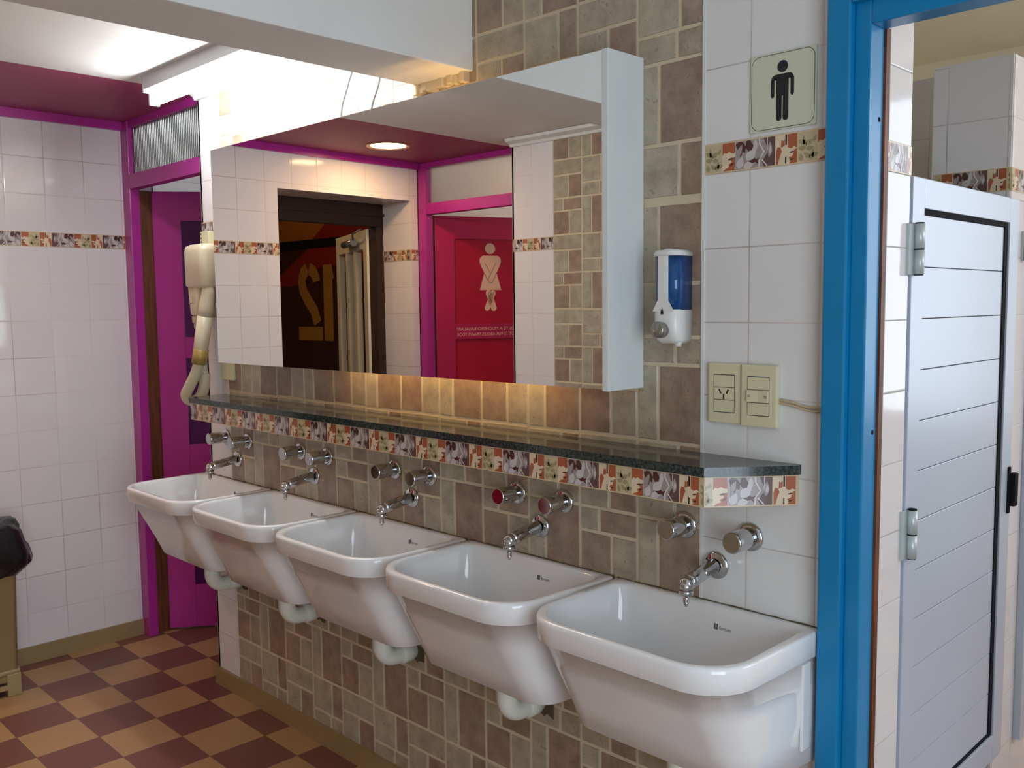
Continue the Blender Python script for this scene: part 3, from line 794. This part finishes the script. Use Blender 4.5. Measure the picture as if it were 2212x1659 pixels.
listello('tile_apron', (-.957, YF+e, 1.0385), tuple(dn_), (dn_.y, -dn_.x, 0), Ld, .12, .058, t)

# ------------------------------------------------------------------ mirror box
t = empty('mirror_cabinet', (0, 0, 0)); tag(t, 'large frameless mirror on a white box above the granite shelf', 'mirror')
A, B = Vector((-1.206, -.120, 0)), Vector((-2.838, -.147, 0))
z0, z1 = 1.245, 1.934
dm = (B-A).normalized(); nm = Vector((dm.y, -dm.x, 0)); nm = nm if nm.y < 0 else -nm
m = MB(); m.prism([(0, z0), ((B-A).length, z0), ((B-A).length, z1), (0, z1)], A, dm, (0, 0, 1), -nm, .005); m.build('mirror_glass', 'mirror', t)
m = MB(); m.prism([(.0, z0+.002), ((B-A).length, z0+.002), ((B-A).length, z1-.002), (0, z1-.002)], A-nm*.0052, dm, (0, 0, 1), -nm, .008); m.build('backing_board', 'whitebox', t)
m = MB(); m.box(-1.222, -1.205, -.121, -.001, z0-.004, z1+.002, bev=.002); m.build('side_panel', 'whitebox', t)
m = MB(); m.box(-2.836, -2.822, -.134, -.001, z0, z1, bev=.002); m.build('side_panel', 'whitebox', t)
for x0_, x1_, zl in ((-1.42, -2.30, 1.30), (-1.66, -1.84, 1.86)):
    m = MB(); m.tube([(x0_, -.055, zl), (x1_, -.055, zl)], .011, 12); m.build('back_lamp', 'backlamp', t)
    for x in (x0_+.01, x1_-.01):
        m = MB(); m.box(x-.012, x+.012, -.075, .0, zl-.015, zl+.015); m.build('lamp_holder', 'whiteplastic', t)
for pts, lab in ((smooth_path([(-2.165, -.055, 2.205), (-2.16, -.06, 2.10), (-2.20, -.05, 2.05), (-2.238, -.05, 1.98), (-2.235, -.05, 1.90)]), 'thin grey cable looping down behind the mirror, left of the pair'),
                 (smooth_path([(-2.045, -.055, 2.205), (-2.04, -.055, 2.10), (-2.058, -.05, 2.03), (-2.09, -.05, 1.975), (-2.12, -.05, 1.90)]), 'thin grey cable looping down behind the mirror, right of the pair')):
    m = MB(); m.tube(pts, .0032, 8); tag(m.build('electric_cable', 'cable'), lab, 'cable', 'cables above the mirror')

# ------------------------------------------------------------------ soap dispenser
t = empty('soap_dispenser', (-1.113, -.001, 1.34)); tag(t, 'white and blue soap dispenser on the stone wall right of the mirror', 'soap dispenser')
def dsec(hw, d, z, r=.02, n=6, y0=0.):
    p = [(hw, y0)]+arc(hw-r, -d+r, r, 0, -PI/2, n)+arc(-hw+r, -d+r, r, -PI/2, -PI, n)+[(-hw, y0)]
    return [(x, y, z) for x, y in p]
m = MB(); m.loft([dsec(.024, .040, 0, .014), dsec(.029, .050, .008, .016), dsec(.0305, .056, .03, .018), dsec(.0305, .058, .068, .02), dsec(.0295, .057, .070, .02)]); bd = m.build('lower_body', 'whiteplastic', t)
m = MB(); m.loft([dsec(.0285, .0525, .069, .022), dsec(.0285, .0525, .178, .022)]); m.build('soap_tank', 'bluesoap', t)
m = MB(); m.loft([dsec(.0305, .0550, .0685, .022), dsec(.0305, .0550, .179, .022)]); m.build('tank_shell', 'bluetank', t)
m = MB(); m.box(-.0135, .0105, -.0585, -.052, .068, .180, bev=.002); m.loft([[(-.026, -.058, .066), (.024, -.058, .066), (.024, -.054, .066), (-.026, -.054, .066)], [(-.0135, -.0585, .088), (.0105, -.0585, .088), (.0105, -.054, .088), (-.0135, -.054, .088)]], smooth=False); m.build('front_strip', 'whiteplastic', t)
m = MB(); m.loft([dsec(.0325, .060, .178, .022), dsec(.0325, .061, .184, .022), dsec(.029, .056, .190, .02)]); m.lathe([(.013, 0), (.010, .004)], (-.006, -.030, .189), (0, 0, 1), 16); m.build('lid', 'whiteplastic', t)
m = MB(); m.lathe([(.0165, 0), (.0165, .018), (.014, .0205), (.0, .021)], (-.004, -.055, .028), (0, -1, .05), 24); bt = m.build('push_button', 'grey', t); bt['label'] = 'grey silver push button'
m = MB(); m.prism([(-.003, 0), (.003, 0), (.003, .006), (0, .014), (-.003, .006)], (-.002, -.0583, .060), (1, 0, 0), (0, 0, 1), (0, -1, 0), .0006); m.build('level_window', 'ink', t)
m = MB(); m.tube([(.018, -.030, .012), (.018, -.030, -.006)], [.009, .0065], 14); m.build('spout', 'whiteplastic', t)

# ------------------------------------------------------------------ outlet, switch, cable
def plate(name, x0, x1, depth, z0, z1, label, cat):
    t = empty(name, ((x0+x1)/2, -.0005, z0)); tag(t, label, cat)
    hw = (x1-x0)/2-.0012; h = z1-z0
    m = MB(); m.box(-hw, hw, -depth, 0, 0, h, bev=.003); m.build('cover_plate', 'ivory', t)
    m = MB(); m.box(-.0235, .0235, -depth-.0006, -depth+.001, h/2-.0385, h/2+.0385); m.build('frame_gap', 'mark', t)
    for k in range(3):
        z = h/2-.0375+.025*k
        m = MB(); m.box(-.0225, .0225, -depth-.0022, -depth, z+.0006, z+.0244, bev=.0006); md = m.build('module', 'ivory', t)
        if k == 1 and name == 'power_outlet':
            m = MB(); yy = -depth-.0023
            for a, (cx, cz), l in ((.45, (-.0085, .0178), .0048), (-.45, (.0085, .0178), .0048), (0, (0, .0075), .0052)):
                c, s_ = math.cos(a), math.sin(a)
                q = [(-.0017, -l), (.0017, -l), (.0017, l), (-.0017, l)]
                m.prism([(cx+p[0]*c+p[1]*s_*(-1), z+cz-.001+p[0]*s_+p[1]*c) for p in q], (0, yy, 0), (1, 0, 0), (0, 0, 1), (0, -1, 0), .0003)
            pieces(m, 'socket_slot', 'ink', md)
        if k == 1 and name == 'light_switch':
            m = MB(); m.prism([(0, 0), (.044, .0), (.044, .003), (.022, .0012), (0, .004)], (-.022, -depth-.0022, z+.001), (1, 0, 0), (0, -1, 0), (0, 0, 1), .022); m.build('rocker', 'ivory', md)
            m = MB()
            for xx in (-.020, .0155):
                for zz in (.011, .0135): m.box(xx, xx+.005, -depth-.0068, -depth-.0060, z+zz, z+zz+.0008)
            pieces(m, 'rocker_mark', 'ink', md)
    return t
plate('power_outlet', -1.038, -.960, .009, 1.1815, 1.3015, 'ivory wall outlet with one slotted socket on the white tile', 'outlet')
plate('light_switch', -.960, -.880, .014, 1.180, 1.3015, 'ivory light switch plate right of the outlet', 'switch')
m = MB(); m.tube(smooth_path([(-.884, -.004, 1.236), (-.855, -.006, 1.233), (-.825, -.004, 1.226), (-.800, -.004, 1.226), (-.782, -.004, 1.229)]), .0022, 8)
m.tube(smooth_path([(-.884, -.004, 1.230), (-.85, -.006, 1.226), (-.825, -.004, 1.220), (-.800, -.004, 1.219), (-.782, -.004, 1.226)]), .0022, 8)
tag(m.build('electric_cable', 'cable2'), 'beige twin cable running from the light switch to the blue frame', 'cable')

# ------------------------------------------------------------------ men's sign
t = empty('restroom_sign', (-.883, -.0005, 1.815)); tag(t, 'square pale sign with black standing man symbol on white tile', 'sign')
m = MB(); m.box(-.067, .067, -.004, 0, -.071, .071, bev=.001); m.build('sign_plate', 'signplate', t)
def rr(hw, hh, r, n=8): return arc(hw-r, hh-r, r, 0, PI/2, n)+arc(-hw+r, hh-r, r, PI/2, PI, n)+arc(-hw+r, -hh+r, r, PI, 1.5*PI, n)+arc(hw-r, -hh+r, r, 1.5*PI, 2*PI, n)
m = MB(); a, b = rr(.0645, .0685, .017), rr(.0635, .0675, .016)
for i in range(len(a)):
    j = (i+1) % len(a); m.quad([(a[i][0], -.0043, a[i][1]), (a[j][0], -.0043, a[j][1]), (b[j][0], -.0043, b[j][1]), (b[i][0], -.0043, b[i][1])])
m.build('border_line', 'ink', t)
m = MB()
def fg(poly): m.prism(poly, (0, -.004, 0), (1, 0, 0), (0, 0, 1), (0, -1, 0), .0005)
fg(arc(0, .0435, .0108, 0, 2*PI*23/24, 23))
fg([(-.0125, .030), (.0125, .030), (.0175, .0290), (.0215, .0255), (.0235, .020), (-.0235, .020), (-.0215, .0255), (-.0175, .0290)])
fg([(-.0235, .0205), (-.0165, .0205), (-.0165, -.008), (-.0178, -.011), (-.020, -.012), (-.0222, -.011), (-.0235, -.008)])
fg([(.0235, .0205), (.0235, -.008), (.0222, -.011), (.020, -.012), (.0178, -.011), (.0165, -.008), (.0165, .0205)])
fg([(-.0125, .0205), (.0125, .0205), (.0125, -.010), (-.0125, -.010)])
for s_ in (-1, 1): fg([(s_*.0012, -.0098), (s_*.0125, -.0098), (s_*.0125, -.051), (s_*.0105, -.0545), (s_*.0068, -.0555), (s_*.0032, -.0545), (s_*.0012, -.051)][::s_])
m.build('man_symbol', 'ink', t)

# ------------------------------------------------------------------ hair dryer, little socket and plates on the end strip
t = empty('hair_dryer', (-3.14, -.001, 1.28)); tag(t, 'cream wall hair dryer with hose at the far end of the mirror', 'hair dryer')
def hsec(x0, x1, d, z, r=.012, n=4):
    p = [(x1, 0)]+arc(x1-r, -d+r, r, 0, -PI/2, n)+arc(x0+r, -d+r, r, -PI/2, -PI, n)+[(x0, 0)]
    return [(x, y, z) for x, y in p]
m = MB(); m.loft([hsec(-.037, .098, .084, .217, .02), hsec(-.040, .103, .094, .226, .024), hsec(-.042, .105, .095, .345, .026), hsec(-.039, .102, .091, .362, .026), hsec(-.03, .09, .076, .370, .022)]); m.build('housing', 'ivory2', t)
m = MB(); m.loft([hsec(-.026, .030, .064, .112, .014), hsec(-.034, .038, .080, .124, .018), hsec(-.037, .042, .085, .22, .018)]); lb = m.build('switch_body', 'ivory2', t)
for a, b_, c_ in ((-.020, -.010, .160), (.0, .010, .161)):
    m = MB(); m.box(a, b_, -.0860, -.082, c_, c_+.004); m.build('switch_mark', 'grey', lb)
m = MB(); m.tube([(.078, -.058, .224), (.076, -.060, .195), (.066, -.064, .145), (.060, -.066, .115)], [.021, .0235, .0265, .0265], 20); m.tube([(.060, -.066, .116), (.046, -.074, .035), (.028, -.080, -.050)], [.027, .026, .0245], 20); hb_ = m.build('blower_handle', 'ivory2', t)
m = MB(); m.tube([(.040, -.0755, .0), (.0275, -.080, -.052)], [.0268, .0262], 20); m.build('tape_wrap', 'tape', hb_)
m = MB(); m.lathe([(.024, 0), (.0225, .022), (.0185, .024), (.0175, .044), (.0145, .046)], (-.012, -.054, .116), (0, 0, -1), 18)
m.tube(smooth_path([(-.012, -.054, .08), (-.008, -.050, -.02), (-.002, -.045, -.10)]), .0140, 14); m.build('hose_inlet', 'hose', t)
m = MB(); m.tube(smooth_path([(.028, -.080, -.048), (.012, -.085, -.085), (-.022, -.092, -.130), (-.052, -.095, -.165), (-.060, -.084, -.186), (-.048, -.066, -.192), (-.026, -.052, -.172), (-.008, -.046, -.135), (-.002, -.045, -.09)], 8), .0195, 16); m.build('hose', 'hose', t)
m = MB(); m.box(-3.175, -3.11, -.028, -.0005, 1.648, 1.700, bev=.004); o = m.build('socket_box', 'ivory'); tag(o, 'small ivory socket box above the hair dryer', 'outlet')
for z in (1.660, 1.674, 1.688):
    m = MB(); m.box(-3.168, -3.162, -.0286, -.0275, z, z+.005); m.build('socket_slot', 'ink', o)
m = MB(); m.box(-3.073, -3.057, -.012, -.0005, 1.72, 1.92, bev=.003); tag(m.build('cable_duct', 'whiteplastic'), 'short white vertical cable duct left of the mirror top', 'cable duct')
m = MB(); m.box(-3.09, -3.00, -.012, -.0005, 1.168, 1.232, bev=.002); tag(m.build('cover_plate', 'ivory'), 'small cream cover plate below the mirror\'s lower left corner', 'cover plate')

# ------------------------------------------------------------------ fluorescent fitting
t = empty('fluorescent_light', (-2.58, -.205, 2.2085)); tag(t, 'bright fluorescent tube fitting under the white ceiling', 'ceiling lamp')
m = MB(); m.box(-.535, .634, -.030, .030, -.048, 0, bev=.003); m.build('housing', 'fixture', t)
for x in (-.549, .621):
    m = MB(); m.box(x, x+.014, -.032, .032, -.058, 0, bev=.003); m.box(x, x+.014, -.012, .024, -.098, -.050, bev=.004); m.build('end_holder', 'fixture', t)
m = MB(); m.tube([(-.533, .006, -.080), (.622, .006, -.080)], .0165, 20); m.build('tube', 'tube', t)
# recessed downlight in the pink soffit
t = empty('downlight', (-3.61, -1.52, 2.207)); tag(t, 'round warm recessed downlight in the dark pink ceiling, seen in the mirror', 'ceiling lamp')
m = MB(); m.lathe([(.085, .0), (.108, 0), (.110, -.004), (.104, -.008), (.088, -.004), (.085, 0)], (0, 0, 0), (0, 0, 1), 40, cap=False); m.build('trim_ring', 'lampring', t)
m = MB(); m.lathe([(.086, -.001), (.086, -.003), (.0, -.0035)], (0, 0, 0), (0, 0, 1), 40, cap=False); m.build('lamp_glass', 'warm', t)

# ------------------------------------------------------------------ bin and bag
t = empty('waste_bin', (-3.768, -.735, 0)); tag(t, 'beige square waste bin by the white end wall', 'bin')
def sq(hx, hy, z, r=.02): return [(x, y, z) for x, y in arc(hx-r, hy-r, r, 0, PI/2, 4)+arc(-hx+r, hy-r, r, PI/2, PI, 4)+arc(-hx+r, -hy+r, r, PI, 1.5*PI, 4)+arc(hx-r, -hy+r, r, 1.5*PI, 2*PI, 4)]
m = MB(); m.loft([sq(.110, .155, .055), sq(.113, .166, .06), sq(.124, .178, .50), sq(.130, .182, .505), sq(.130, .182, .53)]); m.build('bin_body', 'bin', t)
m = MB(); m.loft([sq(.1145, .171, .080, .01), sq(.1155, .172, .10, .01)]); m.build('bin_base', 'bin', t)
for sx in (-1, 1):
    for sy in (-1, 1):
        m = MB(); m.box(sx*.098-.018, sx*.098+.018, sy*.148-.024, sy*.148+.024, 0, .085, bev=.004); m.build('bin_foot', 'bin', t)
for sx in (-1, 1):
    m = MB(); m.box(sx*.112-.005, sx*.112+.005, -.15, .15, .028, .045); m.build('bin_rail', 'bin', t)
m = MB(); rings = []
prof = [(.134, .470), (.150, .490), (.163, .51), (.168, .55), (.160, .60), (.146, .635), (.125, .655), (.095, .66), (.07, .64), (.04, .62)]
n = 56
for k, (r, z) in enumerate(prof):
    ring = []
    for i in range(n):
        a = 2*PI*i/n; c, s_ = math.cos(a), math.sin(a)
        e = (abs(c)**4+abs(s_)**4)**-.25
        nz = noise.noise(Vector((c*3.1, s_*3.1, z*7)))*.022+noise.noise(Vector((c*9, s_*9, z*16)))*.010
        rx, ry = (r*1.07+nz)*e, (r+.052+nz)*e
        if s_ > .4: ry += .012*math.sin(z*40)
        ring.append((rx*c*.96, ry*s_*.97, z+nz*.7+.02*noise.noise(Vector((c*2, s_*2, 5)))))
    rings.append(ring)
m.loft(rings, False, True); o = m.build('bin_bag', 'bag'); o.location = (-3.745, -.72, -.012); tag(o, 'crumpled black bin bag pulled over the beige bin', 'bin bag')

# ------------------------------------------------------------------ light
def area(name, loc, rot, sx, sy, col, power, spread=PI):
    l = bpy.data.lights.new(name, 'AREA'); l.shape = 'RECTANGLE'; l.size = sx; l.size_y = sy; l.color = col; l.energy = power; l.spread = spread
    o = bpy.data.objects.new(name, l); COL.objects.link(o); o.location = loc; o.rotation_euler = rot
    return o
# daylight through the window behind the viewer and through the washroom window (lamps stand in the window openings)
area('daylight_window', (XR+.10, (WY0+WY1)/2, (WZ0+WZ1)/2), (0, math.radians(90), 0), WZ1-WZ0, WY1-WY0, (.76, .88, 1.0), 66)
area('daylight_washroom', (.725, 3.29, 1.65), (math.radians(-90), 0, 0), 1.35, 1.7, (.86, .93, 1.0), 26)
area('side_fill', (1.59, 1.85, 2.12), (0, math.radians(90), 0), .75, 1.7, (.92, .95, 1.0), 34)  # fill in the added side window, lifts the washroom ceiling
def point(name, loc, col, power, r=.05):
    l = bpy.data.lights.new(name, 'POINT'); l.color = col; l.energy = power; l.shadow_soft_size = r
    o = bpy.data.objects.new(name, l); COL.objects.link(o); o.location = loc
    return o
point('ladies_fill', (-4.3, .95, 2.45), (.9, .95, 1.0), 10, .08)  # assumed unseen source, added to light the room behind the ajar door
point('facing_fill', (-3.4, -2.9, 2.45), (1., .85, .75), 8, .08)  # assumed unseen source, added behind the mirrored magenta door
point('hall_fill', (-5.3, -1.1, 2.6), (1., .68, .38), 24, .1)
w = bpy.data.worlds.new('World'); S.world = w; w.use_nodes = True
bg = w.node_tree.nodes['Background']; bg.inputs[0].default_value = (.75, .86, 1.0, 1); bg.inputs[1].default_value = .5

# ------------------------------------------------------------------ camera
cam = bpy.data.cameras.new('Camera'); co = bpy.data.objects.new('Camera', cam); COL.objects.link(co); S.camera = co
cam.sensor_width = 36; cam.sensor_fit = 'HORIZONTAL'; cam.lens = 1986.78/2212*36; cam.clip_start = .02
yaw, pit, rol = math.radians(45.1823), math.radians(-4.8661), math.radians(-.6535)
f = Vector((-math.cos(pit)*math.sin(yaw), math.cos(pit)*math.cos(yaw), math.sin(pit)))
r = Vector((math.cos(yaw), math.sin(yaw), 0)); u = r.cross(f)
r2 = r*math.cos(rol)+u*math.sin(rol); u2 = -r*math.sin(rol)+u*math.cos(rol)
co.matrix_world = Matrix(((r2.x, u2.x, -f.x, 0), (r2.y, u2.y, -f.y, -1.6), (r2.z, u2.z, -f.z, 1.421), (0, 0, 0, 1)))

v = S.view_settings; v.view_transform = 'Standard'; v.look = 'None'; v.gamma = 1; v.exposure = -.22; v.use_curve_mapping = False
